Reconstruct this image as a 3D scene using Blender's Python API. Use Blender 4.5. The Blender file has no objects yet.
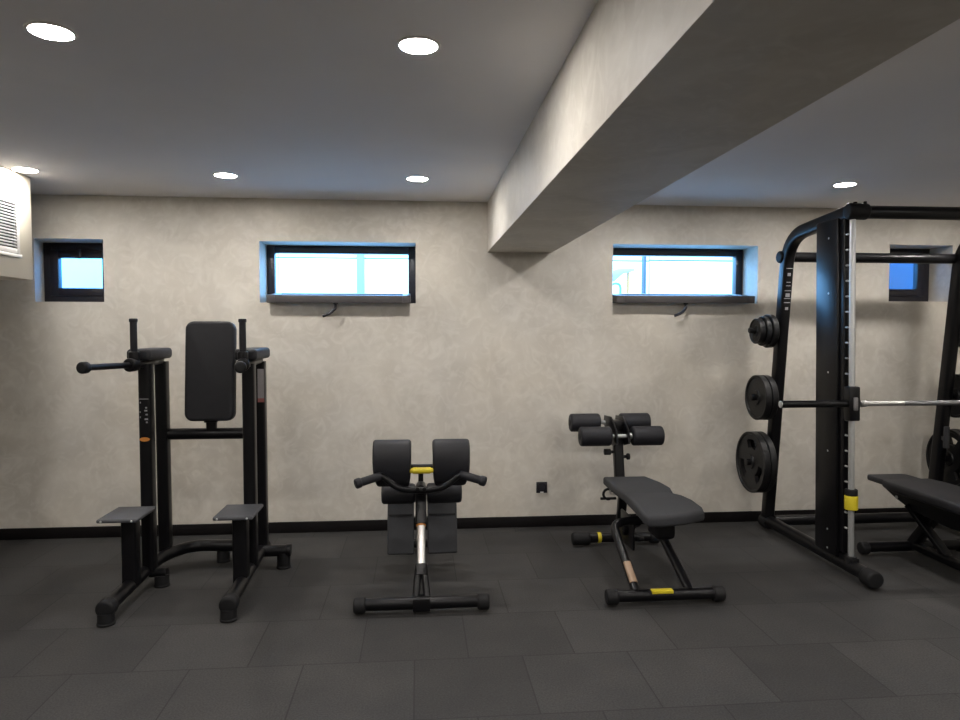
import bpy, bmesh, math, random
from mathutils import Vector, Matrix
random.seed(7)
scn = bpy.context.scene
COL = scn.collection
PI = math.pi
V = Vector

# ------------------------------------------------------------------ materials
def new_mat(name):
    m = bpy.data.materials.new(name); m.use_nodes = True
    nt = m.node_tree; b = nt.nodes['Principled BSDF']
    return m, nt, b

def simple(name, col, rough=0.5, metal=0.0, var=0.0, scale=40, bump=0.0, bscale=300, spec=0.5, coat=0):
    m, nt, b = new_mat(name)
    b.inputs['Base Color'].default_value = (*col, 1)
    b.inputs['Roughness'].default_value = rough
    b.inputs['Metallic'].default_value = metal
    b.inputs['Specular IOR Level'].default_value = spec
    b.inputs['Coat Weight'].default_value = coat
    tc = nt.nodes.new('ShaderNodeTexCoord')
    n = nt.nodes.new('ShaderNodeTexNoise'); n.inputs['Scale'].default_value = scale; n.inputs['Detail'].default_value = 4
    nt.links.new(tc.outputs['Object'], n.inputs['Vector'])
    if var > 0:
        mx = nt.nodes.new('ShaderNodeMix'); mx.data_type = 'RGBA'
        mx.inputs['A'].default_value = (*[c * (1 - var) for c in col], 1)
        mx.inputs['B'].default_value = (*[min(1, c * (1 + var)) for c in col], 1)
        nt.links.new(n.outputs['Fac'], mx.inputs['Factor'])
        nt.links.new(mx.outputs['Result'], b.inputs['Base Color'])
    if bump > 0:
        n2 = nt.nodes.new('ShaderNodeTexNoise'); n2.inputs['Scale'].default_value = bscale
        nt.links.new(tc.outputs['Object'], n2.inputs['Vector'])
        bp = nt.nodes.new('ShaderNodeBump'); bp.inputs['Strength'].default_value = bump; bp.inputs['Distance'].default_value = 0.002
        nt.links.new(n2.outputs['Fac'], bp.inputs['Height'])
        nt.links.new(bp.outputs['Normal'], b.inputs['Normal'])
    return m

def plaster(name, c1, c2, c3, rough=0.55, sc=1.0):
    m, nt, b = new_mat(name)
    tc = nt.nodes.new('ShaderNodeTexCoord')
    def noise(s, d, dist=0.0):
        n = nt.nodes.new('ShaderNodeTexNoise'); n.inputs['Scale'].default_value = s * sc
        n.inputs['Detail'].default_value = d; n.inputs['Distortion'].default_value = dist
        nt.links.new(tc.outputs['Object'], n.inputs['Vector']); return n
    a = noise(2.2, 6, 1.2); c = noise(9, 5, 2.0); d = noise(1.1, 3, .5)
    def ramp(src, p0, p1, k0, k1):
        r = nt.nodes.new('ShaderNodeValToRGB'); e = r.color_ramp.elements
        e[0].position = p0; e[1].position = p1; e[0].color = (*k0, 1); e[1].color = (*k1, 1)
        nt.links.new(src.outputs['Fac'], r.inputs['Fac']); return r
    r1 = ramp(a, .32, .68, c1, c2)
    f = nt.nodes.new('ShaderNodeMapRange'); f.inputs['From Min'].default_value = .45; f.inputs['From Max'].default_value = .75
    f.inputs['To Min'].default_value = 0; f.inputs['To Max'].default_value = .55
    nt.links.new(c.outputs['Fac'], f.inputs['Value'])
    mx = nt.nodes.new('ShaderNodeMix'); mx.data_type = 'RGBA'; mx.inputs['B'].default_value = (*c3, 1)
    nt.links.new(r1.outputs['Color'], mx.inputs['A']); nt.links.new(f.outputs['Result'], mx.inputs['Factor'])
    r2 = ramp(d, .3, .7, (.93, .94, .96), (1, .985, .96))
    mm = nt.nodes.new('ShaderNodeMix'); mm.data_type = 'RGBA'; mm.blend_type = 'MULTIPLY'; mm.inputs['Factor'].default_value = 1
    nt.links.new(mx.outputs['Result'], mm.inputs['A']); nt.links.new(r2.outputs['Color'], mm.inputs['B'])
    nt.links.new(mm.outputs['Result'], b.inputs['Base Color'])
    rr = nt.nodes.new('ShaderNodeMapRange'); rr.inputs['To Min'].default_value = rough - .12; rr.inputs['To Max'].default_value = rough + .15
    nt.links.new(c.outputs['Fac'], rr.inputs['Value']); nt.links.new(rr.outputs['Result'], b.inputs['Roughness'])
    b.inputs['Specular IOR Level'].default_value = .3
    bp = nt.nodes.new('ShaderNodeBump'); bp.inputs['Strength'].default_value = .12; bp.inputs['Distance'].default_value = .006
    nt.links.new(c.outputs['Fac'], bp.inputs['Height']); nt.links.new(bp.outputs['Normal'], b.inputs['Normal'])
    return m

def rubber_floor():
    m, nt, b = new_mat('rubber_tiles')
    tc = nt.nodes.new('ShaderNodeTexCoord')
    mp = nt.nodes.new('ShaderNodeMapping'); mp.inputs['Location'].default_value = (0.02, -3.13 + 0.49 * 20, 0)
    nt.links.new(tc.outputs['Object'], mp.inputs['Vector'])
    def brick(c1, c2, mo, ms, off=.5):
        k = nt.nodes.new('ShaderNodeTexBrick'); k.offset = off; k.offset_frequency = 2; k.squash = 1
        k.inputs['Scale'].default_value = 1; k.inputs['Brick Width'].default_value = .5; k.inputs['Row Height'].default_value = .49
        k.inputs['Mortar Size'].default_value = ms; k.inputs['Mortar Smooth'].default_value = .2; k.inputs['Bias'].default_value = 0
        k.inputs['Color1'].default_value = (*c1, 1); k.inputs['Color2'].default_value = (*c2, 1); k.inputs['Mortar'].default_value = (*mo, 1)
        nt.links.new(mp.outputs['Vector'], k.inputs['Vector']); return k
    k = brick((.029, .0288, .0292), (.040, .0397, .040), (.015, .015, .015), .0032)
    n = nt.nodes.new('ShaderNodeTexNoise'); n.inputs['Scale'].default_value = 130; n.inputs['Detail'].default_value = 4
    n2 = nt.nodes.new('ShaderNodeTexNoise'); n2.inputs['Scale'].default_value = 3.2; n2.inputs['Detail'].default_value = 5
    for q in (n, n2): nt.links.new(tc.outputs['Object'], q.inputs['Vector'])
    r = nt.nodes.new('ShaderNodeValToRGB'); r.color_ramp.elements[0].position = .3; r.color_ramp.elements[1].position = .72
    r.color_ramp.elements[0].color = (.62, .62, .62, 1); r.color_ramp.elements[1].color = (1.35, 1.33, 1.3, 1)
    nt.links.new(n.outputs['Fac'], r.inputs['Fac'])
    r2 = nt.nodes.new('ShaderNodeValToRGB'); r2.color_ramp.elements[0].position = .3; r2.color_ramp.elements[1].position = .7
    r2.color_ramp.elements[0].color = (.84, .84, .86, 1); r2.color_ramp.elements[1].color = (1.15, 1.12, 1.1, 1)
    nt.links.new(n2.outputs['Fac'], r2.inputs['Fac'])
    out = k.outputs['Color']
    for rr in (r, r2):
        mm = nt.nodes.new('ShaderNodeMix'); mm.data_type = 'RGBA'; mm.blend_type = 'MULTIPLY'; mm.inputs['Factor'].default_value = 1
        nt.links.new(out, mm.inputs['A']); nt.links.new(rr.outputs['Color'], mm.inputs['B']); out = mm.outputs['Result']
    nt.links.new(out, b.inputs['Base Color'])
    b.inputs['Roughness'].default_value = .72; b.inputs['Specular IOR Level'].default_value = .35
    bp = nt.nodes.new('ShaderNodeBump'); bp.inputs['Strength'].default_value = .25; bp.inputs['Distance'].default_value = .002
    nt.links.new(n.outputs['Fac'], bp.inputs['Height']); nt.links.new(bp.outputs['Normal'], b.inputs['Normal'])
    return m

def glass(name, col=(1, 1, 1), rough=0.0):
    m, nt, b = new_mat(name)
    b.inputs['Base Color'].default_value = (*col, 1); b.inputs['Roughness'].default_value = rough
    b.inputs['Transmission Weight'].default_value = 1; b.inputs['IOR'].default_value = 1.45
    return m

def emissive(name, col, s):
    m, nt, b = new_mat(name)
    b.inputs['Base Color'].default_value = (.9, .9, .9, 1)
    b.inputs['Emission Color'].default_value = (*col, 1); b.inputs['Emission Strength'].default_value = s
    return m

M = dict(
    wall=plaster('plaster_wall', (.525, .490, .432), (.63, .594, .530), (.71, .682, .622)),
    ceil=plaster('ceiling_paint', (.79, .775, .785), (.82, .805, .815), (.81, .80, .80), rough=.8, sc=.6),
    duct=simple('duct_paint', (.56, .52, .43), .7, var=.03, scale=3),
    floor=rubber_floor(),
    base=simple('baseboard_black', (.006, .005, .0055), .5, var=.2, spec=.2),
    frame=simple('window_frame_dark', (.012, .011, .017), .38, var=.15),
    steel=simple('black_powder_coat', (.0035, .0034, .0045), .33, var=.15, scale=60, bump=.05, spec=.26),
    cap=simple('black_rubber', (.0085, .0085, .0095), .6, var=.2, bump=.2, spec=.25),
    pad=simple('black_upholstery', (.0145, .0145, .018), .55, var=.18, scale=25, bump=.35, bscale=500, spec=.35),
    gpad=simple('charcoal_fabric', (.024, .025, .029), .75, var=.15, scale=30, bump=.4, bscale=600),
    foam=simple('foam_black', (.012, .012, .016), .6, var=.15, bump=.3, bscale=400, spec=.35),
    step=simple('tread_grey', (.060, .062, .070), .6, var=.15, bump=.3, bscale=400),
    iron=simple('cast_iron_dark', (.009, .009, .010), .42, var=.25, scale=50, bump=.25, bscale=250, spec=.3),
    chrome=simple('chrome', (.52, .51, .50), .34, .9, var=.04),
    rod=simple('guide_rod_steel', (.58, .59, .59), .42, .75, var=.05),
    knurl=simple('knurled_steel', (.26, .26, .27), .45, 1.0, var=.2, scale=400, bump=.6, bscale=900),
    yellow=simple('yellow_plastic', (.62, .50, .02), .45, var=.05),
    orange=simple('orange_mark', (.50, .19, .03), .5),
    label=simple('grey_label', (.28, .26, .27), .5, var=.1),
    pink=simple('label_red', (.30, .10, .09), .5),
    mark=simple('pale_lettering', (.24, .24, .25), .5),
    bronze=simple('bronze_label', (.30, .20, .13), .45, var=.1),
    white=simple('white_metal', (.72, .71, .68), .45, var=.02),
    dslot=simple('dark_slot', (.05, .05, .05), .8),
    fence=simple('fence_white', (.80, .81, .80), .5, var=.03, scale=4),
    sash=simple('sash_lamplit', (.075, .070, .072), .4, var=.1),  # open sashes: dark frame colour lightened to paint in the room lamps' light
    fpost=simple('fence_blue_post', (.18, .50, .62), .5, var=.05),
    fdark=simple('fence_joint_grey', (.25, .28, .33), .6),
    fpole=simple('fence_pole_grey', (.055, .06, .07), .6),
    ground=simple('outside_paving', (.50, .50, .48), .8, var=.15, scale=6),
    ownwall=simple('outside_blue_grey_wall', (.048, .056, .085), .8, var=.08, scale=3),
    bluepipe=simple('blue_tube', (.12, .40, .60), .4),
    bark=simple('grey_canvas', (.35, .45, .5), .8, var=.2),
    glass=glass('window_glass', (.95, .98, 1)),
    tint=glass('tinted_glass', (.40, .68, .90)),
    lamp=emissive('lamp_diffuser', (1.0, .95, .895), 270),
)

# ------------------------------------------------------------------ mesh builder
class MB:
    def __init__(s): s.bm = bmesh.new()
    def _bevel(s, geom_faces, bevel, seg):
        edges = list({e for f in geom_faces for e in f.edges})
        bmesh.ops.bevel(s.bm, geom=edges, offset=bevel, offset_type='OFFSET', segments=seg, profile=.5, affect='EDGES', clamp_overlap=True)
    def box(s, x0, x1, y0, y1, z0, z1, bevel=0, seg=2, mat=None):
        vs = [s.bm.verts.new(V(c)) for c in ((x0,y0,z0),(x1,y0,z0),(x1,y1,z0),(x0,y1,z0),(x0,y0,z1),(x1,y0,z1),(x1,y1,z1),(x0,y1,z1))]
        if mat is not None:
            for v in vs: v.co = mat @ v.co
        fs = [s.bm.faces.new([vs[i] for i in q]) for q in ((3,2,1,0),(4,5,6,7),(0,1,5,4),(1,2,6,5),(2,3,7,6),(3,0,4,7))]
        if bevel: s._bevel(fs, bevel, seg)
        return s
    def prism(s, pts, axis, a, b, bevel=0, seg=2, taper=None):
        """pts 2-D outline, extruded along axis between a and b; the other two axes in xyz order"""
        def mk(p, t):
            c = list(p); c.insert(axis, t); return V(c)
        A = [s.bm.verts.new(mk(p, a)) for p in pts]; B = [s.bm.verts.new(mk(p, b)) for p in pts]
        fs = [s.bm.faces.new(A[::-1]), s.bm.faces.new(B)]
        n = len(pts)
        for i in range(n): fs.append(s.bm.faces.new((A[i], A[(i+1)%n], B[(i+1)%n], B[i])))
        bmesh.ops.recalc_face_normals(s.bm, faces=fs)
        if bevel:
            ed = list(fs[0].edges) + list(fs[1].edges)
            bmesh.ops.bevel(s.bm, geom=ed, offset=bevel, offset_type='OFFSET', segments=seg, profile=.5, affect='EDGES', clamp_overlap=True)
        return s
    def sweep(s, path, sec, closed_ends=True, up=None):
        """path: points; sec: 2-D section points (u across, w along 'up')"""
        P = [V(p) for p in path]; n = len(P)
        T = []
        for i in range(n):
            a = P[max(0, i-1)]; b = P[min(n-1, i+1)]; T.append((b - a).normalized())
        ref = V(up) if up else (V((0,0,1)) if abs(T[0].z) < .9 else V((1,0,0)))
        rings = []
        w = (ref - T[0] * ref.dot(T[0])).normalized()
        for i in range(n):
            w = (w - T[i] * w.dot(T[i])).normalized(); u = T[i].cross(w)
            k = 1.0
            rings.append([s.bm.verts.new(P[i] + u * a * k + w * b * k) for a, b in sec])
        m = len(sec); fs = []
        for i in range(n - 1):
            for j in range(m):
                fs.append(s.bm.faces.new((rings[i][j], rings[i][(j+1)%m], rings[i+1][(j+1)%m], rings[i+1][j])))
        fs.append(s.bm.faces.new(rings[0][::-1])); fs.append(s.bm.faces.new(rings[-1]))
        bmesh.ops.recalc_face_normals(s.bm, faces=fs)
        return s
    def tube(s, path, r, n=20):
        return s.sweep(path, [(r*math.cos(2*PI*i/n), r*math.sin(2*PI*i/n)) for i in range(n)])
    def bar(s, path, a, b, c=.012, up=None):
        """rounded rectangular tube: a across, b along up"""
        sec = []
        for cx, cy, t0 in ((a/2-c, b/2-c, 0), (-a/2+c, b/2-c, PI/2), (-a/2+c, -b/2+c, PI), (a/2-c, -b/2+c, 1.5*PI)):
            for k in range(4):
                t = t0 + k/3*PI/2; sec.append((cx + c*math.cos(t), cy + c*math.sin(t)))
        return s.sweep(path, sec, up=up)
    def lathe(s, p0, p1, prof, n=32):
        """prof: list (t along 0..1 in metres from p0, radius)"""
        p0 = V(p0); p1 = V(p1); d = (p1 - p0).normalized()
        ref = V((0,0,1)) if abs(d.z) < .9 else V((1,0,0))
        u = d.cross(ref).normalized(); w = d.cross(u)
        rings = []
        for t, r in prof:
            if r < 1e-6: rings.append([s.bm.verts.new(p0 + d*t)])
            else: rings.append([s.bm.verts.new(p0 + d*t + (u*math.cos(2*PI*i/n) + w*math.sin(2*PI*i/n))*r) for i in range(n)])
        fs = []
        for a, b in zip(rings, rings[1:]):
            for j in range(n):
                k = (j+1) % n
                if len(a) == 1 and len(b) == 1: continue
                if len(a) == 1: fs.append(s.bm.faces.new((a[0], b[k], b[j])))
                elif len(b) == 1: fs.append(s.bm.faces.new((a[j], a[k], b[0])))
                else: fs.append(s.bm.faces.new((a[j], a[k], b[k], b[j])))
        bmesh.ops.recalc_face_normals(s.bm, faces=fs)
        return s
    def cyl(s, p0, p1, r, bev=.004, n=32):
        L = (V(p1) - V(p0)).length
        b = min(bev, L*.45, r*.9)
        pr = [(0, 0), (0, r-b)]
        for k in range(1, 4):
            t = k/4*PI/2; pr.append((b - b*math.cos(t), r - b + b*math.sin(t)))
        pr.append((b, r)); pr.append((L-b, r))
        for k in range(1, 4):
            t = k/4*PI/2; pr.append((L - b + b*math.sin(t), r - b + b*math.cos(t)))
        pr += [(L, r-b), (L, 0)]
        return s.lathe(p0, p1, pr, n)

def fillet(pts, rad, n=8):
    P = [V(p) for p in pts]; out = [P[0]]
    for i in range(1, len(P)-1):
        a = (P[i-1]-P[i]); b = (P[i+1]-P[i])
        r = min(rad if not isinstance(rad, (list, tuple)) else rad[i-1], a.length*.49, b.length*.49)
        A = P[i] + a.normalized()*r; B = P[i] + b.normalized()*r
        for k in range(n+1):
            t = k/n; out.append((1-t)**2*A + 2*t*(1-t)*P[i] + t*t*B)
    out.append(P[-1]); return out

def tag(o, label=None, cat=None, group=None, kind=None):
    if label: o['label'] = label
    if cat: o['category'] = cat
    if group: o['group'] = group
    if kind: o['kind'] = kind
    return o

def root_loc(p):
    l = V((0,0,0))
    while p is not None: l += p.location; p = p.parent
    return l

def build(mb, name, mat, parent=None, angle=35, loc=None):
    bm = mb.bm
    off = root_loc(parent)
    if loc is not None: off = V(loc)
    bmesh.ops.translate(bm, verts=bm.verts, vec=-off)
    me = bpy.data.meshes.new(name); bm.to_mesh(me); bm.free()
    for p in me.polygons: p.use_smooth = True
    me.set_sharp_from_angle(angle=math.radians(angle))
    me.materials.append(M[mat] if isinstance(mat, str) else mat)
    o = bpy.data.objects.new(name, me); COL.objects.link(o)
    if parent is not None: o.parent = parent
    elif loc is not None: o.location = loc
    return o

def empty(name, loc, label=None, cat=None, group=None, kind=None):
    o = bpy.data.objects.new(name, None); COL.objects.link(o); o.location = loc
    o.empty_display_size = .1
    return tag(o, label, cat, group, kind)

def children(o): return [c for c in bpy.data.objects if c.parent == o]
def copy_tree(o, parent=None):
    c = o.copy(); COL.objects.link(c); c.parent = parent
    for ch in children(o): copy_tree(ch, c)
    return c

# ------------------------------------------------------------------ room shell
WY = 5.22; H = 2.475; FY = 5.47
XL, XR, YB = -4.6, 4.85, -3.6
Z0, Z1 = 1.715, 2.165
OP = [(-2.790, -2.25), (-1.155, -.015), (1.492, 2.65), (3.742, 4.277)]
w = MB(); TY = 5.62
DZ = (0, 0, .010, .032)
w.box(XL, XR, WY, TY, -.05, Z0); w.box(XL, XR, WY, TY, Z1 + .04, H + .1)
xs = [XL] + [v for o_ in OP for v in o_] + [XR]
for a, b in zip(xs[::2], xs[1::2]): w.box(a, b, WY, TY, Z0, Z1 + .04)
for (a, b), dz in zip(OP, DZ):
    w.box(a, b, WY, TY, Z1 + dz, Z1 + .04)
    if dz: w.box(a, b, WY, TY, Z0, Z0 + dz)
w.prism([(-2.79, WY), (-2.722, WY), (-2.786, FY), (-2.79, FY)], 2, Z0, Z1)
tag(build(w, 'wall_back', 'wall'), kind='structure')
tag(build(MB().box(XL-.2, XL, YB, TY, -.05, H+.1), 'wall_left', 'wall'), kind='structure')
tag(build(MB().box(XR, XR+.2, YB, TY, -.05, H+.1), 'wall_right', 'wall'), kind='structure')
tag(build(MB().box(XL, XR, YB-.2, YB, -.05, H+.1), 'wall_front', 'wall'), kind='structure')
tag(build(MB().box(XL-.2, XR+.2, YB-.2, WY, -.1, 0), 'floor', 'floor'), kind='structure')
tag(build(MB().box(XL-.2, XR+.2, YB-.2, WY, H, H+.12), 'ceiling', 'ceil'), kind='structure')
tag(build(MB().box(.524, 1.012, YB, WY, 2.102, H), 'ceiling_beam', 'wall'), kind='structure')
tag(build(MB().box(XL, XR, WY-.014, WY, 0, .082, .003), 'baseboard_back', 'base'), kind='structure')
tag(build(MB().box(XL, XL+.014, YB, WY-.014, 0, .082, .003), 'baseboard_left', 'base'), kind='structure')
tag(build(MB().box(XR-.014, XR, YB, WY-.014, 0, .082, .003), 'baseboard_right', 'base'), kind='structure')

# windows
def rect_frame(x0, x1, y0, y1, z0, z1, t, tb=None):
    tb = tb or t; m = MB()
    m.box(x0, x0+t, y0, y1, z0, z1, .003); m.box(x1-t, x1, y0, y1, z0, z1, .003)
    m.box(x0+t, x1-t, y0, y1, z1-t, z1, .003); m.box(x0+t, x1-t, y0, y1, z0, z0+tb, .003)
    return m
def closed_window(n, x0, x1, label):
    r = empty(f'window_{n}', (x0, FY, Z0), label, 'window', kind='structure')
    build(rect_frame(x0, x1, FY, FY+.07, Z0, Z1, .06), 'frame', 'frame', r)
    s_ = build(rect_frame(x0+.055, x1-.055, FY-.012, FY+.045, Z0+.055, Z1-.055, .058), 'sash', 'frame', r)
    build(MB().box(x0+.11, x1-.11, FY+.012, FY+.018, Z0+.11, Z1-.11), 'pane', 'tint', s_)
    h = MB(); zc = (Z0+Z1)/2
    h.box((x0+x1)/2-.013, (x0+x1)/2+.013, FY-.022, FY-.012, Z1-.085-.035, Z1-.085+.035, .004)
    build(h, 'handle', 'frame', s_)
def open_window(n, x0, x1, label, sx0, sx1, hx):
    r = empty(f'window_{n}', (x0, FY, Z0), label, 'window', kind='structure')
    build(rect_frame(x0, x1, FY, FY+.07, Z0, Z1, .058, .08), 'frame', 'frame', r)
    # bottom-hung sash, folded down into the room
    hinge = V((0, FY-.012, Z0+.085)); L = .335; ang = math.atan2(.032, L)
    R_ = Matrix.Translation(hinge) @ Matrix.Rotation(ang, 4, 'X')
    m = MB(); t = .058; th = .056
    for b in ((sx0, sx0+t, -L, 0), (sx1-t, sx1, -L, 0), (sx0+t, sx1-t, -L, -L+t), (sx0+t, sx1-t, -t, 0)):
        m.box(*b, -th, 0, .003, mat=R_)
    s_ = build(m, 'sash', 'sash', r)
    build(MB().box(sx0+t-.01, sx1-t+.01, -L+t-.01, -t+.01, -.024, -.018, mat=R_), 'pane', 'glass', s_)
    h = MB()
    c = R_ @ V((hx, -L+.03, -th))
    h.cyl(c, c + V((0, 0, -.012)), .018, .003)
    h.tube(fillet([c + V((0,0,-.006)), c + V((0,-.004,-.042)), c + V((-.035,-.012,-.078)), c + V((-.092,-.012,-.100))], .03), .0105, 12)
    build(h, 'handle', 'frame', s_)
BASE0, BASE1 = Z0, Z1
closed_window(1, *OP[0], 'small dark-framed closed window at the far left beside the duct box')
open_window(2, *OP[1], 'wide dark-framed open window above and right of the dip station', -1.09, -.055, -.60)
Z0, Z1 = BASE0 + DZ[2], BASE1 + DZ[2]
open_window(3, *OP[2], 'wide dark-framed open window right of the ceiling beam', 1.50, 2.585, 2.05)
Z0, Z1 = BASE0 + DZ[3], BASE1 + DZ[3]
closed_window(4, *OP[3], 'small dark-framed closed window seen through the rack at the far right')
Z0, Z1 = BASE0, BASE1

# socket
s = empty('wall_socket', (.945, WY, .30), 'black square power socket low on the plaster wall', 'socket')
build(MB().box(.905, .99, WY-.010, WY, .262, .348, .003), 'cover_plate', 'frame', s)
m = MB(); m.lathe((.947, WY-.0125, .305), (.947, WY, .305), [(0, .032), (0, .028), (.004, .026), (.004, 0)]); build(m, 'socket_insert', 'cap', s)
build(MB().box(.934, .960, WY-.0125, WY-.0095, .263, .273, .001), 'indicator', 'white', s)

# duct box with grille
d = empty('duct_box', (-3.0, 4.0, 1.83), 'pale beige duct box hung under the ceiling at the left edge', 'duct box')
build(MB().box(-3.5, -2.43, 1.9, 4.645, 1.83, H, .006), 'casing', 'duct', d)
gr = MB(); gy0, gy1, gz0, gz1 = 3.55, 4.475, 1.975, 2.30
for a in ((gy0, gy0+.03, gz0, gz1), (gy1-.03, gy1, gz0, gz1), (gy0+.03, gy1-.03, gz0, gz0+.03), (gy0+.03, gy1-.03, gz1-.03, gz1)):
    gr.box(-2.43, -2.412, *a, .002)
g = build(gr, 'vent_grille', 'white', d)
build(MB().box(-2.4295, -2.427, gy0+.03, gy1-.03, gz0+.03, gz1-.03), 'grille_back', 'dslot', g)
sl = MB(); k = 14
for i in range(k):
    z = gz0 + .036 + (gz1-gz0-.07)*(i+.5)/k
    sl.box(-.009, .007, gy0+.03, gy1-.03, -.0022, .0022, mat=Matrix.Translation((-2.419, 0, z)) @ Matrix.Rotation(math.radians(35), 4, 'Y'))
build(sl, 'slats', 'white', g)
build(MB().box(-2.43, -2.408, gy0-.03, gy1+.015, gz0-.022, gz0-.002, .003), 'grille_ledge', 'white', g)

# ceiling downlights
proto = empty('ceiling_downlight', (0, 4.445, H), 'x', 'ceiling light', 'recessed ceiling downlights')
m = MB(); m.lathe((0,4.445,H), (0,4.445,H-1), [(0,.076),(.003,.0745),(.005,.070),(.0045,.064),(-.012,.062),(-.012,.0)], 40)
build(m, 'trim_ring', 'white', proto)
m = MB(); m.cyl((0,4.445,H+.002), (0,4.445,H-.0035), .0625, .002, 40); build(m, 'diffuser', 'lamp', proto)
lamps = [((0, 4.445), 'round ceiling downlight over the wide window, right of the other near the far wall'),
 ((-1.185, 4.46), 'round ceiling downlight near the far wall above the dip station'),
 ((-2.342, 4.42), 'round ceiling downlight glaring against the duct box at the left edge'),
 ((-1.17, 2.38), 'large bright downlight in the top left corner of the ceiling'),
 ((0.005, 2.38), 'large bright downlight at the top middle, left of the beam'),
 ((2.80, 4.36), 'round downlight on the ceiling right of the beam, above the weight rack')]
for x in (-2.34, -1.17, 0): lamps += [((x, .2), None), ((x, -2.0), None)]
lamps += [((-2.34, 2.38), None), ((-3.6, 2.38), None), ((-3.6, .2), None)]
lamps += [((x, y), None) for x in (1.55, 2.8, 4.0) for y in (2.38, .2, -2.0)] + [((1.55, 4.36), None), ((4.0, 4.36), None)]
for i, ((x, y), lb) in enumerate(lamps):
    o = proto if i == 0 else copy_tree(proto)
    o.location = (x, y, H); o['label'] = lb or 'round ceiling downlight out of the camera view'

# ------------------------------------------------------------------ outside
GZ = 1.62
tag(build(MB().box(-9, 12, TY, 14, GZ-.1, GZ), 'ground', 'ground'), kind='structure')
f = empty('panel_fence', (0, 8.4, GZ), 'white panel fence outside the open windows, with a pale blue post', 'fence')
m = MB(); FYY = 8.4; a = -9.
xsf = []
while a < 3.02:
    xsf.append(a); a += .92
xsf.append(3.02)
for a, b in zip(xsf, xsf[1:]):
    m.box(a+.004, b-.004, FYY, FYY+.03, GZ, 2.36, .004); m.box(a+.004, b-.004, FYY, FYY+.03, 2.375, 2.62, .004)
build(m, 'fence_panels', 'fence', f)
build(MB().box(-9, 3.0, FYY+.032, FYY+.05, GZ, 2.6), 'fence_backing', 'fdark', f)
build(MB().box(-.72, -.635, FYY-.05, FYY, GZ, 2.62, .01), 'post', 'fpost', f)
f2 = empty('panel_fence', (5, 7.6, GZ), 'pale panel fence outside right of a grey post, seen in the right open window', 'fence')
m = MB()
for z0, z1 in ((GZ, 2.29), (2.305, 2.5)): m.box(2.60, 5.4, 7.6, 7.63, z0, z1, .004)
build(m, 'fence_panels', 'fence', f2)
build(MB().box(2.60, 5.39, 7.632, 7.65, GZ, 2.49), 'fence_backing', 'fdark', f2)
build(MB().box(2.51, 2.54, 7.55, 7.63, GZ, 2.5, .006), 'post', 'fpole', f2)
m = MB(); m.tube(fillet([(1.90,6.7,GZ),(1.90,6.7,1.975),(2.00,6.72,1.975),(2.00,6.72,GZ)], .06), .012, 12)
tag(build(m, 'bent_tube', 'bluepipe'), 'bent blue tube standing outside the right open window, at its left end', 'tube')
cn = empty('canopy', (2.12, 6.8, GZ), 'grey-blue bent canopy outside the right open window, above the bent tube', 'canopy')
m = MB(); m.prism([(1.80,1.99),(1.95,2.00),(2.04,2.08),(2.15,2.105),(2.15,2.13),(1.98,2.125),(1.80,2.05)], 1, 6.75, 6.95, .008)
build(m, 'canopy_cover', 'bark', cn)
build(MB().tube([(2.10,6.8,GZ),(2.10,6.8,2.10)], .012, 12), 'post', 'orange', cn)
tag(build(MB().box(3.6, 7.5, 6.6, 6.75, GZ, 3.6), 'outside_wall', 'ownwall'), kind='structure')

# ------------------------------------------------------------------ DIP / KNEE RAISE STATION
st = empty('dip_station', (-1.3, 4.2, 0), 'black dip and knee raise station with tall posts, back pad and two steps', 'exercise machine')
XA, XB = -1.60, -1.0
def puck(x, y, zt, r=.045):
    m = MB(); m.lathe((x,y,0), (x,y,1), [(0,0),(0,r),(.010,r*1.02),(.014,r*.94),(zt,r*.90),(zt,0)], 28); return m
# left rail curving into the rear cross tube
m = MB(); m.tube(fillet([(XA-.005,3.68,.082),(XA,4.40,.108),(-1.47,4.60,.112),(XB,4.56,.112)], [.14,.1]), .037)
build(m, 'base_rail', 'steel', st)
m = MB(); m.tube(fillet([(XB+.01,3.68,.082),(XB,4.30,.106),(XB-.0,4.58,.112)], .1), .037); build(m, 'base_rail', 'steel', st)
m = MB(); m.tube([(XB,4.45,.11),(-.835,4.45,.11)], .036); m.cyl((-.84,4.45,.11),(-.81,4.45,.11), .040); build(m, 'side_stub', 'steel', st)
m = MB(); m.tube([(XA+.02,4.19,.082),(XA+.115,4.19,.078)], .028); build(m, 'side_stub', 'steel', st)
for x, y, zt in ((XA-.005,3.66,.06), (XB+.01,3.66,.06), (-.857,4.45,.10), (-1.275,4.61,.10), (-1.515,4.19,.068)):
    build(puck(x, y, zt), 'rubber_foot', 'cap', st)
for x in (XA-.005, XB+.01):
    m = MB(); m.cyl((x,3.71,.083), (x,3.635,.081), .048, .016); build(m, 'end_cap', 'cap', st)
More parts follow.
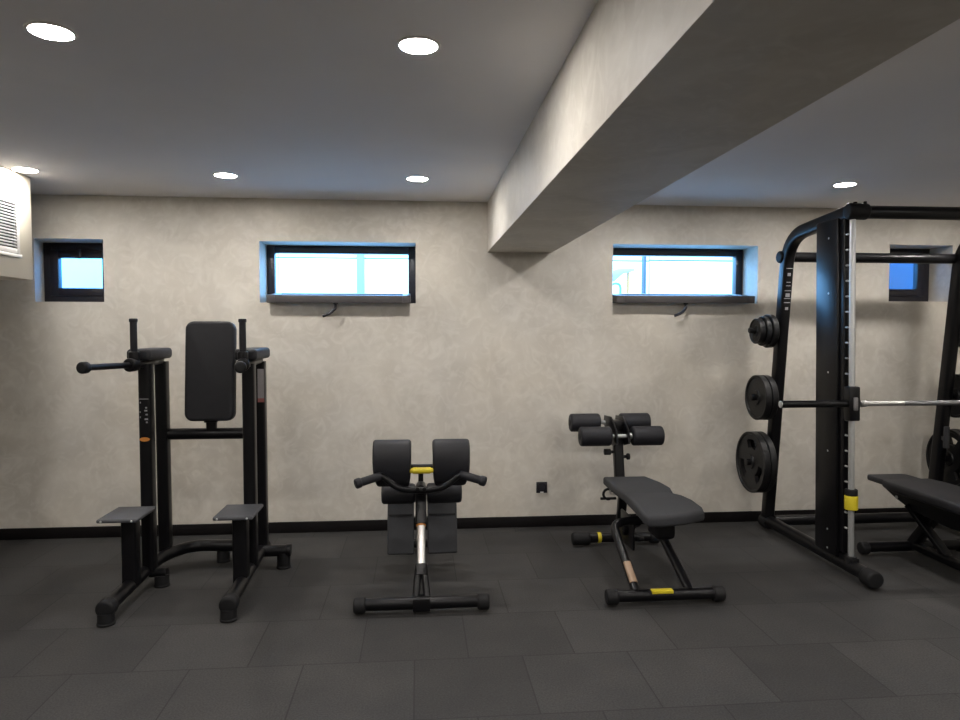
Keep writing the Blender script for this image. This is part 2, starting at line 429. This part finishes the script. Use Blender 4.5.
for x, sx in ((XA, -1), (XB, 1)):
    xf = x + (.018 if sx < 0 else .004)
    fp = MB().bar([(xf,4.19,.10),(xf,4.19,1.318)], .080, .070, .016, up=(1,0,0))
    fpo = build(fp, 'front_post', 'steel', st)
    rp = MB().bar([(x,4.50,.11),(x,4.49,1.318)], .080, .070, .016, up=(1,0,0))
    rpo = build(rp, 'rear_post', 'steel', st)
    if sx < 0:
        mk = MB(); fy = 4.19-.0415
        mk.box(xf-.026, xf+.026, fy, fy+.002, 1.113, 1.117)
        for zz, ww, xx in ((1.085,.010,.012), (1.068,.016,.010), (1.045,.012,.014), (1.018,.018,.012), (1.0,.010,.014), (1.115,.006,-.02), (1.06,.006,-.022), (1.03,.006,-.022)):
            mk.box(xf+xx-ww/2, xf+xx+ww/2, fy, fy+.002, zz-.025, zz-.016)
        build(mk, 'lettering', 'mark', fpo)
        om = MB(); om.lathe((xf, fy-.0005, .880), (xf, fy+.01, .880), [(0,0),(0,.012),(.002,.012)], 24)
        for v in om.bm.verts: v.co.x = xf + (v.co.x-xf)*2.4
        build(om, 'orange_mark', 'orange', fpo)
    else:
        build(MB().box(x-.006, x+.034, 4.45, 4.452, 1.06, 1.27, .0008), 'label_plate', 'label', rpo)
        build(MB().box(x-.006, x+.034, 4.4494, 4.4506, 1.06, 1.085), 'label_band', 'pink', rpo)
    # arm pad
    pm = MB(); pm.box(x-.066, x+.066, 4.12, 4.50, 1.338, 1.405, .020, 4)
    build(pm, 'arm_pad', 'pad', st, angle=60)
    am = MB(); am.bar([(x,4.05,1.312),(x,4.47,1.325)], .05, .035, .01, up=(0,0,1))
    ar = build(am, 'pad_support', 'steel', st)
    # grip joint, vertical grip, dip handle
    j0 = V((x, 4.07, 1.318)); dv = V((.205*sx, -.96, 0)).normalized()
    jm = MB(); jm.cyl(j0-dv*.01, j0+dv*.055, .038, .01); jm.cyl(j0+V((0,0,-.03)), j0+V((0,0,.075)), .030, .008)
    build(jm, 'grip_joint', 'steel', st)
    e1 = j0 + dv*.41 + V((0,0,.006))
    hm = MB(); hm.tube([j0+dv*.04, e1], .017); ho = build(hm, 'dip_handle', 'steel', st)
    km = MB(); km.cyl(e1-dv*.02, e1+dv*.028, .031, .012); build(km, 'handle_end', 'cap', ho)
    gm = MB(); gm.cyl(j0+V((0,0,.06)), j0+V((0,0,.250)), .019, .005); gm.cyl(j0+V((0,0,.240)), j0+V((0,0,.262)), .023, .006)
    build(gm, 'vertical_grip', 'foam', st)
    # step
    sy = 3.985
    cx = x - .02 if sx < 0 else x - .01
    pmx = MB().bar([(x-.005,sy,.09),(x-.005,sy,.467)], .085, .080, .014, up=(1,0,0)); build(pmx, 'step_post', 'steel', st)
    tp = MB(); tp.box(cx-.115, cx+.10, 3.86, 4.145, .469, .491, .009, 3); to = build(tp, 'step_plate', 'step', st)
    for q in (-.09, .07): build(MB().cyl((cx+q,3.857,.479), (cx+q,3.866,.479), .006, .002, 12), 'bolt', 'rod', to)
# cross bar and back pad
build(MB().tube([(XA+.03,4.50,.858),(XB-.03,4.50,.858)], .036), 'cross_bar', 'steel', st)
m = MB(); m.bar([(-1.305,4.50,.87),(-1.305,4.50,1.0)], .05, .06, .012, up=(1,0,0)); m.box(-1.345,-1.265,4.47,4.50,.93,1.3,.006)
build(m, 'pad_bracket', 'steel', st)
m = MB(); m.box(-.150,.150,0,.07,-.31,.31,.0)
bp_edges = [e for e in m.bm.edges if abs((e.verts[0].co-e.verts[1].co).y) > .05]
bmesh.ops.bevel(m.bm, geom=bp_edges, offset=.05, segments=6, profile=.5, affect='EDGES')
fr = [e for e in m.bm.edges if all(v.co.y < .001 for v in e.verts)] + [e for e in m.bm.edges if all(v.co.y > .069 for v in e.verts)]
bmesh.ops.bevel(m.bm, geom=fr, offset=.02, segments=4, profile=.5, affect='EDGES')
for v in m.bm.verts:
    v.co = Matrix.Rotation(math.radians(-5), 4, 'X') @ v.co + V((-1.285, 4.40, 1.262))
build(m, 'back_pad', 'pad', st, angle=60)

# ------------------------------------------------------------------ BACK EXTENSION
CX = .015
be = empty('back_extension_bench', (CX, 4.1, 0), 'black back extension bench with yellow grip, foam rollers and foot plates', 'exercise machine')
m = MB(); m.tube([(-.31,3.66,.055),(.345,3.66,.055)], .033)
m.bar([(-.045+CX,3.66,.056),(.045+CX,3.66,.056)], .075, .075, .01)
build(m, 'front_foot_bar', 'steel', be)
for a, b in ((-.345,-.28), (.315,.38)):
    m = MB(); m.cyl((a,3.66,.052),(b,3.66,.052), .043, .012); build(m, 'end_cap', 'cap', be)
m = MB(); m.tube([(-.12,4.72,.05),(.15,4.72,.05)], .033); build(m, 'rear_foot_bar', 'steel', be)
for a, b in ((-.14,-.10), (.13,.17)):
    m = MB(); m.cyl((a,4.72,.048),(b,4.72,.048), .04, .012); build(m, 'end_cap', 'cap', be)
m = MB(); m.bar([(CX,3.78,.17),(CX,4.72,.06)], .05, .06, .012); build(m, 'floor_spine', 'steel', be)
A = V((CX,3.665,.075)); B = V((CX,4.06,.60)); D = B-A
m = MB()
for q in (-.024, .024): m.tube([A+V((q*1.3,0,0)), A+D*.28+V((q*.6,0,0))], .020, 14)
m.bar([A+D*.19, A+D*.28], .062, .055, .012, up=(0,-1,1)); build(m, 'lower_stem', 'steel', be)
m = MB(); m.bar([A+D*.26, A+D*.645], .047, .045, .016, up=(0,-1,1)); ch = build(m, 'telescopic_tube', 'chrome', be); tag(ch, 'chrome telescopic tube')
m = MB(); m.cyl(A+D*.615, A+D*.65, .028, .004); build(m, 'orange_ring', 'orange', ch)
m = MB(); m.bar([A+D*.63, A+D*.98], .064, .062, .014, up=(0,-1,1)); build(m, 'upper_stem', 'steel', be)
# handlebar
pts = [(-.225,3.955,.690),(-.19,3.945,.675),(-.12,3.93,.615),(CX,3.93,.598),(.15,3.93,.615),(.22,3.945,.675),(.255,3.955,.690)]
m = MB(); m.tube(fillet(pts, .06), .019)
for q in (-.02, .02): m.cyl((CX+q,3.915,.612),(CX+q,3.90,.612), .013, .004, 16)
m.cyl((CX,3.93,.60),(CX,4.05,.60), .03)
hb = build(m, 'handlebar', 'steel', be)
for sx in (-1, 1):
    a = V((CX+sx*.225, 3.955, .684)); b = V((CX+sx*.362, 3.90, .652))
    m = MB(); m.cyl(a, b, .024, .006); m.cyl(b-(b-a).normalized()*.03, b+(b-a).normalized()*.008, .029, .01); build(m, 'grip', 'foam', hb)
# hip pads
prof = [(4.13,.835),(4.09,.868),(4.035,.878),(3.99,.855),(3.965,.81),(3.96,.755),(3.972,.70),(3.995,.645),(4.035,.602),(4.09,.595),(4.13,.63)]
for sx, x0, x1 in ((-1, -.262, -.040), (1, .083, .300)):
    m = MB(); m.prism(prof, 0, x0, x1, .018, 4)
    xc = (x0+x1)/2 - sx*.02
    for v in m.bm.verts:
        t = max(0, (.74-v.co.z)/.14); v.co.x = xc + (v.co.x-xc)*(1-.16*t*t)
    build(m, 'hip_pad', 'pad', be, angle=60)
m = MB(); m.tube([(-.2,4.10,.705),(.235,4.10,.705)], .014); m.bar([(CX,4.06,.62),(CX,4.10,.70)], .04, .03, .008, up=(1,0,0))
build(m, 'pad_axle', 'steel', be)
m = MB(); m.cyl((-.05,3.985,.704),(.088,3.985,.704), .014, .006); m.cyl((-.035,3.985,.704),(.075,3.985,.704), .019, .008); build(m, 'yellow_grip', 'yellow', be)
# ankle rollers
m = MB(); m.tube([(-.20,4.25,.508),(.25,4.25,.508)], .013); m.bar([(CX,4.10,.55),(CX,4.30,.47)], .04, .04, .008); build(m, 'roller_axle', 'steel', be)
for x0, x1 in ((-.225,-.018), (.052,.268)):
    m = MB(); m.cyl((x0,4.25,.508),(x1,4.25,.508), .062, .018, 36); build(m, 'ankle_roller', 'foam', be, angle=60)
# foot plates
for x0, x1 in ((-.195,-.027), (.057,.245)):
    m = MB(); R_ = Matrix.Translation((0, 4.36, .285)) @ Matrix.Rotation(math.radians(-20), 4, 'X')
    h_ = .185
    m.box(x0, x1, -.02, .02, -h_, h_, .012, 3, mat=R_)
    fp = build(m, 'foot_plate', 'gpad', be, angle=50)
    m = MB()
    for k in range(1): m.box(x0+.01, x1-.01, -.0235, -.019, .05, .062, .0015, 1, mat=R_)
    build(m, 'tread_rib', 'cap', fp)
m = MB(); m.bar([(CX-.12,4.385,.30),(CX+.12,4.385,.30)], .04, .05, .008); m.bar([(CX,4.15,.50),(CX,4.42,.11)], .045, .045, .01, up=(1,0,0)); build(m, 'plate_support', 'steel', be)

# ------------------------------------------------------------------ ABDOMINAL BENCH
BX = 1.415
ab = empty('abdominal_bench', (1.36, 4.2, 0), 'black abdominal bench with four foam rollers and a charcoal pad', 'exercise machine')
m = MB(); m.tube([(1.06,3.66,.055),(1.66,3.66,.055)], .033); bo = build(m, 'front_foot_bar', 'steel', ab)
for a, b in ((1.025,1.09), (1.63,1.695)):
    m = MB(); m.cyl((a,3.66,.052),(b,3.66,.052), .043, .012); build(m, 'end_cap', 'cap', ab)
m = MB(); m.box(1.275,1.395,3.630,3.664,.080,.0895,.002); m.box(1.275,1.395,3.626,3.640,.072,.088,.002); build(m, 'yellow_label', 'yellow', bo)
m = MB(); m.tube([(1.10,4.72,.055),(1.66,4.72,.055)], .034); rb = build(m, 'rear_foot_bar', 'steel', ab)
m = MB(); m.cyl((1.075,4.72,.052),(1.20,4.72,.052), .044, .012); build(m, 'end_cap', 'cap', ab)
m = MB(); m.cyl((1.63,4.72,.052),(1.70,4.72,.052), .044, .012); build(m, 'end_cap', 'cap', ab)
m = MB(); m.cyl((1.255,4.72,.055),(1.280,4.72,.055), .037, .003); build(m, 'yellow_ring', 'yellow', rb)
# inverted U frame
m = MB(); m.tube(fillet([(1.195,3.665,.07),(1.195,4.13,.325),(1.465,4.17,.345),(1.50,3.665,.07)], .07), .026)
uf = build(m, 'lower_frame', 'steel', ab)
ua = V((1.195,3.665,.07)); ub = V((1.195,4.13,.325)); ud = (ub-ua)
m = MB(); m.bar([ua+ud*.10+V((0,-.004,.006)), ua+ud*.38+V((0,-.004,.006))], .044, .044, .012); build(m, 'frame_label', 'bronze', uf)
# spine, struts, roller post
m = MB(); m.bar([(BX,4.70,.42),(BX,3.84,.42)], .05, .06, .012); m.box(BX-.06,BX+.06,3.80,3.98,.31,.455,.03,3); build(m, 'seat_rail', 'steel', ab)
m = MB(); m.bar([(BX,4.72,.07),(BX,4.64,.42)], .055, .06, .012, up=(1,0,0)); build(m, 'rear_strut', 'steel', ab)
m = MB(); m.bar([(BX-.02,4.70,.09),(1.36,4.15,.33)], .045, .055, .012); m.bar([(1.38,4.16,.34),(BX,4.3,.42)], .045, .055, .012); build(m, 'diagonal_strut', 'steel', ab)
m = MB(); m.box(1.33,1.345,4.15,4.42,.14,.34,.01); m.cyl((1.30,4.3,.25),(1.36,4.3,.25),.05,.01); m.cyl((1.46,4.45,.12),(1.50,4.45,.12),.014,.003,12); build(m, 'adjustment_plate', 'steel', ab)
m = MB(); m.bar([(BX,4.72,.40),(BX-.002,4.80,.82)], .060, .068, .012, up=(1,0,0)); po = build(m, 'roller_post', 'steel', ab)
m = MB()
m.prism([(4.64,.73),(4.66,.82),(4.80,.90),(4.97,.89),(4.98,.82),(4.86,.78),(4.76,.70)], 0, BX-.052, BX-.038, .004)
m.prism([(4.64,.73),(4.66,.82),(4.80,.90),(4.97,.89),(4.98,.82),(4.86,.78),(4.76,.70)], 0, BX+.034, BX+.048, .004)
m.box(BX-.04,BX+.036,4.76,4.90,.80,.87,.01)
build(m, 'roller_bracket', 'steel', ab)
for (y, z, cx, r) in ((4.70,.776,BX-.001,.068), (4.93,.842,BX-.02,.066)):
    m = MB(); m.cyl((cx-.25,y,z),(cx+.25,y,z),.014,.003,16)
    for q in (-.072,.068): m.cyl((cx+q-.008,y,z),(cx+q+.008,y,z),.022,.003,20)
    build(m, 'roller_axle', 'rod', ab)
    for s0 in (-1, 1):
        a = cx + s0*.075; b = cx + s0*.295
        m = MB(); m.cyl((min(a,b),y,z),(max(a,b),y,z), r, .016, 36); ro = build(m, 'foam_roller', 'foam', ab, angle=60)
        m = MB(); m.cyl((b-s0*.002,y,z),(b+s0*.004,y,z), .024, .002, 20); build(m, 'roller_cap', 'cap', ro)
for dx, z in ((-1,.655), (1,.62)):
    m = MB(); x0 = BX + dx*.03; m.cyl((x0,4.76,z),(x0+dx*.03,4.76,z), .011, .002, 14); m.cyl((x0+dx*.028,4.76,z),(x0+dx*.075,4.76,z) if dx<0 else (x0+dx*.05,4.76,z), .023, .006, 20); build(m, 'adjustment_knob', 'cap', ab)
# pad: rear slab and flared front lobe
def pad_outline(pts): return pts
m = MB(); m.prism([(1.262,4.60),(1.557,4.60),(1.600,4.40),(1.606,4.25),(1.57,4.10),(1.262,4.10),(1.256,4.3)], 2, .455, .515, .018, 4)
build(m, 'rear_pad', 'gpad', ab, angle=60)
m = MB(); m.prism([(1.262,4.12),(1.545,4.12),(1.60,4.04),(1.620,3.92),(1.626,3.80),(1.612,3.74),(1.50,3.70),(1.35,3.675),(1.27,3.68),(1.25,3.72),(1.25,3.9)], 2, .452, .518, .022, 4)
for v in m.bm.verts:
    t = max(0, (3.95-v.co.y)/.26); v.co.z -= .03*t*t
build(m, 'front_pad', 'gpad', ab, angle=60)
m = MB(); m.tube(fillet([(BX-.03,4.58,.40),(BX-.115,4.56,.40),(BX-.115,4.56,.44)], .02), .006, 10); le = build(m, 'release_lever', 'chrome', ab)
m = MB(); m.tube([(BX-.125+.035*math.cos(t), 4.57, .40+.035*math.sin(t)) for t in [k/10*PI*1.4+.6 for k in range(11)]], .009, 10); m.cyl((BX-.18,4.57,.37),(BX-.07,4.57,.37),.009,.003,10); build(m, 'lever_grip', 'cap', le)

# ------------------------------------------------------------------ SMITH MACHINE
sm = empty('smith_machine', (3.32, 4.4, 0), 'tall black smith machine rack with guided barbell at the right', 'weight rack')
XS, XT = 2.65, 3.985
PEG = []
def lean(mb):
    for v in mb.bm.verts: v.co.y -= .068*(1 - v.co.z/2.2)
    return mb
for X, sx in ((XS, -1), (XT, 1)):
    m = MB(); m.tube([(X,4.98,.072),(X,3.80,.066)], .042); br = build(m, 'base_rail', 'steel', sm)
    m = MB(); m.cyl((X,3.83,.062),(X,3.735,.060), .053, .016); build(m, 'end_cap', 'cap', br)
    m = MB(); m.cyl((X,4.96,.060),(X,5.05,.060), .053, .012); build(m, 'end_cap', 'cap', br)
    pp = fillet([(X,4.995,.09),(X,4.772,2.185),(X,4.02,2.245)], .22, 10)
    m = MB(); m.bar(pp, .075, .085, .018, up=(0,1,0)); rp = build(m, 'rear_post', 'steel', sm)
    m = MB(); m.box(X-.048, X+.048, 4.118, 4.35, .10, 2.215, .006); cl = build(lean(m), 'column', 'steel', sm)
    for z in (.13, .25, .75, 1.25, 1.75, 2.1): build(lean(MB().cyl((X-.050,4.21,z),(X-.046,4.21,z), .007, .002, 12)), 'bolt', 'rod', cl)
    build(lean(MB().box(X-.03, X+.03, 4.0, 4.12, .10, .125, .004)), 'base_bracket', 'steel', cl)
    gx = X + sx*.007
    m = MB(); m.box(gx-.026, gx+.016, 4.068, 4.119, .14, 2.22, .003)
    st_ = build(lean(m), 'catch_strip', 'steel', sm)
    for k in range(20): build(lean(MB().cyl((gx-.016,4.068,.3+k*.095),(gx-.016,4.045,.3+k*.095), .006, .002, 10)), 'catch_peg', 'rod', st_)
    m = MB(); m.cyl((gx,4.03,.10),(gx,4.03,2.235), .0175, .003, 20); build(lean(m), 'guide_rod', 'rod', sm)
    m = MB(); m.cyl((gx,4.03,.420),(gx,4.03,.505), .038, .004); ys = build(lean(m), 'stopper', 'yellow', sm); tag(ys, 'yellow stopper')
    m = MB(); m.cyl((gx,4.03,.506),(gx,4.03,.545), .036, .006); build(lean(m), 'stopper_ring', 'cap', ys)
    m = MB(); m.cyl((gx,4.03,.075),(gx,4.03,.135), .034, .005); build(lean(m), 'rod_socket', 'cap', sm)
    m = MB(); m.box(gx-.034, gx+.034, 3.995, 4.062, .965, 1.175, .008); cg = build(lean(m), 'carriage', 'steel', sm)
    m = MB(); m.box(gx-.014, gx+.014, 3.985, 3.997, 1.03, 1.11, .004); build(lean(m), 'carriage_plate', 'knurl', cg)
    # storage pegs
    for k, z in enumerate((1.515, 1.02, .53)):
        yy = 4.995 + (z-.09)/(2.06-.09)*(4.785-4.995)
        x1 = X + sx*.25 if k == 0 else X + sx*.20
        m = MB(); m.cyl((X+sx*.03,yy,z),(x1,yy,z), .0245 if k else .020, .005); build(m, 'storage_peg', 'cap' if k == 0 else 'steel', sm)
        PEG.append((X, sx, k, yy, z))
    if sx < 0:
        mk = MB()
        def onpost(z): return 4.995 + (z-.09)/(1.97)*(-.21)
        for z, w0, hh in ((1.958,.05,.004), (1.915,.022,.022), (1.80,.046,.006), (1.768,.030,.026), (1.745,.046,.006), (1.715,.046,.006), (1.672,.022,.02), (1.86,.03,.006), (1.835,.034,.005)):
            fy = onpost(z) - .045
            mk.box(X-w0/2, X+w0/2, fy-.001, fy+.006, z-hh/2, z+hh/2)
        build(mk, 'lettering', 'mark', rp)
m = MB(); m.tube([(XS-.01,4.03,2.238),(XT+.01,4.03,2.238)], .040); tc = build(m, 'top_cross_bar', 'steel', sm)
for X, sx in ((XS,1), (XT,-1)):
    m = MB(); m.cyl((X-sx*.05,4.025,2.24),(X+sx*.085,4.025,2.24), .050, .018); m.cyl((X+sx*.0,4.02,2.27),(X+sx*.0,4.02,2.297), .012, .004, 12); m.cyl((X+sx*.05,4.0,2.27),(X+sx*.05,4.0,2.297), .010, .004, 12); build(m, 'corner_joint', 'cap', sm)
m = MB(); m.tube([(XS-.03,4.815,2.045),(XT+.03,4.815,2.045)], .037); build(m, 'rear_cross_bar', 'steel', sm)
for X, sx in ((XS,-1), (XT,1)):
    m = MB(); m.cyl((X+sx*.01,4.815,2.045),(X+sx*.052,4.815,2.045), .044, .012); build(m, 'end_cap', 'cap', sm)
m = MB(); m.tube([(XS+.02,4.93,.085),(XT-.02,4.93,.085)], .038); build(m, 'floor_cross_bar', 'steel', sm)
m = MB(); m.cyl((XT-.065,4.79,.64),(XT-.065,4.79,.80), .020, .005); m.bar([(XT-.065,4.79,.70),(XT-.01,4.90,.70)], .02, .03, .005); build(m, 'hook', 'gpad', sm)
# guided bar (part of the machine: rides in the carriages)
bz, by = 1.068, 3.995
m = MB(); m.cyl((XS+.05,by,bz),(XT-.05,by,bz), .0150, .002, 20); bb = build(m, 'guided_bar', 'chrome', sm)
for X, sx in ((XS,-1),(XT,1)):
    m = MB(); m.cyl((X+sx*.01,by,bz),(X+sx*.46,by,bz), .022, .003, 24); slv = build(m, 'bar_sleeve', 'steel', bb)
    m = MB(); m.cyl((X+sx*.459,by,bz),(X+sx*.465,by,bz), .021, .002, 24); build(m, 'sleeve_end', 'rod', slv)
    m = MB(); m.cyl((X-sx*.055,by,bz),(X-sx*.085,by,bz), .021, .004, 20); build(m, 'bar_collar', 'chrome', bb)
m = MB(); m.cyl((2.98,by,bz),(3.72,by,bz), .0156, .001, 20); build(m, 'knurled_section', 'knurl', bb)

# weight plates
def plate_mesh(x0, x1, y, z, r, slots):
    """disc along x between x0 (outer) and x1"""
    m = MB(); n = 60; t = abs(x1-x0); d = 1 if x1 > x0 else -1
    hub = .05 if r > .12 else .035; hole = .0255; web = t*.22
    a = r - .022 if r > .12 else r - .014
    prof = [(0+web*.0, hole), (0, hub), (web, hub+.006), (web, a), (.001, a+.006), (0, r-.004), (.004, r), (t-.004, r), (t, r-.004), (t-.001, a+.006), (t-web, a), (t-web, hub+.006), (t, hub), (t, hole)]
    if slots: # extra rings for the cut-outs
        r1 = hub + (a-hub)*.38; r2 = hub + (a-hub)*.78
        prof = prof[:3] + [(web, r1), (web, r2)] + prof[3:11] + [(t-web, r2), (t-web, r1)] + prof[11:]
    rings = []
    for tt, rr in prof:
        rings.append([m.bm.verts.new(V((x0 + d*tt, y + rr*math.cos(2*PI*i/n), z + rr*math.sin(2*PI*i/n)))) for i in range(n)])
    sl = set()
    if slots:
        for q in range(slots):
            c = n*q//slots + n//(4)
            for j in range(-4, 5): sl.add((c+j) % n)
    N = len(rings)
    fr, bk = 3, N-1-4
    for i in range(N):
        A_ = rings[i]; B_ = rings[(i+1) % N]
        for j in range(n):
            k = (j+1) % n
            if slots and j in sl and i in (fr, bk): continue
            m.bm.faces.new((A_[j], A_[k], B_[k], B_[j]))
    if slots:
        for j in sl:
            k = (j+1) % n
            m.bm.faces.new((rings[fr][j], rings[fr][k], rings[bk+1][k], rings[bk+1][j]))
            m.bm.faces.new((rings[fr+1][j], rings[fr+1][k], rings[bk][k], rings[bk][j]))
            if (j-1) % n not in sl: m.bm.faces.new((rings[fr][j], rings[fr+1][j], rings[bk][j], rings[bk+1][j]))
            if k not in sl: m.bm.faces.new((rings[fr][k], rings[fr+1][k], rings[bk][k], rings[bk+1][k]))
    bmesh.ops.recalc_face_normals(m.bm, faces=m.bm.faces)
    return m
names = {0: 'top', 1: 'middle', 2: 'bottom'}
for X, sx, k, yy, z in PEG:
    side = 'left' if sx < 0 else 'right'
    r = (.120, .168, .228)[k]
    spec = {0: ((.205,.165,.092,'smaller outer'), (.160,.125,.107,'middle'), (.120,.080,.122,'larger inner')),
            1: ((.165,.120,.166,'outer'), (.115,.070,.166,'inner')),
            2: ((.175,.125,.228,'outer'), (.120,.075,.228,'inner'))}[k]
    for o0, o1, rr, which in spec:
        size = ('small', 'medium', 'large')[k]
        hr = .0255 - (.0245 if k else .020)
        p = build(plate_mesh(X+sx*o0, X+sx*o1, yy, z-hr, rr, 3 if k == 2 else 0), 'weight_plate', 'iron', None, 40, loc=(X+sx*(o0+o1)/2, yy, z-hr))
        tag(p, f'{size} black weight plate, {which} one on the {names[k]} peg of the rack\'s {side} post', 'weight plate', 'weight plates on the rack pegs')

# flat bench inside the rack
BC = 3.33
fb = empty('weight_bench', (BC, 4.0, 0), 'black padded weight bench standing inside the rack at the right edge', 'bench')
m = MB(); m.prism([(3.195,4.63),(3.215,4.66),(3.47,4.66),(3.50,4.63),(3.50,4.38),(3.195,4.38)], 2, .447, .485, .014, 4)
build(m, 'seat_pad', 'pad', fb, angle=60)
m = MB(); m.prism([(3.165,4.43),(3.50,4.43),(3.53,4.30),(3.53,3.30),(3.48,3.20),(3.18,3.20),(3.13,3.30),(3.13,4.30)], 2, .440, .502, .022, 4)
build(m, 'back_pad', 'pad', fb, angle=60)
m = MB(); m.bar([(BC,4.60,.42),(BC,3.35,.42)], .06, .05, .012); m.prism([(4.55,.43),(4.40,.37),(4.25,.33),(3.9,.30),(3.6,.34),(3.4,.43)], 0, BC-.09, BC+.09, .012); build(m, 'spine', 'steel', fb)
m = MB(); m.tube([(2.99,4.34,.06),(3.67,4.34,.06)], .034); build(m, 'foot_bar', 'steel', fb)
for a, b in ((2.955,3.01),(3.65,3.705)):
    m = MB(); m.cyl((a,4.34,.055),(b,4.34,.055), .043, .012); build(m, 'end_cap', 'cap', fb)
m = MB(); m.bar([(BC,4.10,.38),(BC,4.34,.07)], .07, .06, .012, up=(1,0,0)); m.bar([(BC-.08,4.28,.36),(BC+.02,4.05,.08)], .03, .06, .006, up=(1,0,0)); build(m, 'rear_leg', 'steel', fb)
m = MB(); m.bar([(BC,3.60,.38),(BC,3.40,.07)], .06, .06, .012, up=(1,0,0)); m.tube([(3.10,3.38,.05),(3.56,3.38,.05)], .033); m.bar([(BC,4.34,.07),(BC,3.38,.06)], .06, .05, .01); build(m, 'front_leg', 'steel', fb)
m = MB(); m.cyl((BC-.09,4.38,.385),(BC-.10,4.38,.385),.012,.003,14); build(m, 'bolt', 'rod', fb)

# machine foot at the left edge
mf = empty('machine_foot', (-2.9, 4.74, 0), 'black rounded foot of a machine on the floor at the left edge', 'exercise machine')
m = MB(); m.tube([(-3.6,4.74,.065),(-2.83,4.74,.065)], .038); build(m, 'base_tube', 'steel', mf)
m = MB(); m.cyl((-2.87,4.74,.062),(-2.79,4.74,.062), .046, .016); build(m, 'end_cap', 'cap', mf)
build(puck(-2.9, 4.74, .04), 'rubber_foot', 'cap', mf)

# ------------------------------------------------------------------ camera
yaw, pitch, roll, f_px = .0896124, .0441887, .000985, 691.515
fw = V((math.sin(yaw)*math.cos(pitch), math.cos(yaw)*math.cos(pitch), -math.sin(pitch)))
rt = V((math.cos(yaw), -math.sin(yaw), 0)); up = rt.cross(fw)
r2 = math.cos(roll)*rt + math.sin(roll)*up; u2 = -math.sin(roll)*rt + math.cos(roll)*up
cam = bpy.data.objects.new('camera', bpy.data.cameras.new('camera')); COL.objects.link(cam)
Mx = Matrix((r2, u2, -fw)).transposed().to_4x4(); Mx.translation = V((0, 0, 1.52)); cam.matrix_world = Mx
cam.data.sensor_width = 36; cam.data.lens = 36 * f_px / 960; cam.data.clip_start = .05
scn.camera = cam

# ------------------------------------------------------------------ world and daylight
wd = bpy.data.worlds.new('sky'); scn.world = wd; wd.use_nodes = True
bg = wd.node_tree.nodes['Background']; bg.inputs['Color'].default_value = (.18, .50, 1, 1); bg.inputs['Strength'].default_value = 13
sun = bpy.data.objects.new('sun', bpy.data.lights.new('sun', 'SUN')); COL.objects.link(sun)
sun.data.energy = 1.6; sun.data.color = (1, .93, .85); sun.data.angle = math.radians(25)
sun.rotation_euler = (math.radians(38), 0, math.radians(-12))

vs = scn.view_settings
vs.view_transform = 'Standard'; vs.look = 'None'; vs.exposure = .27; vs.gamma = 1; vs.use_curve_mapping = False
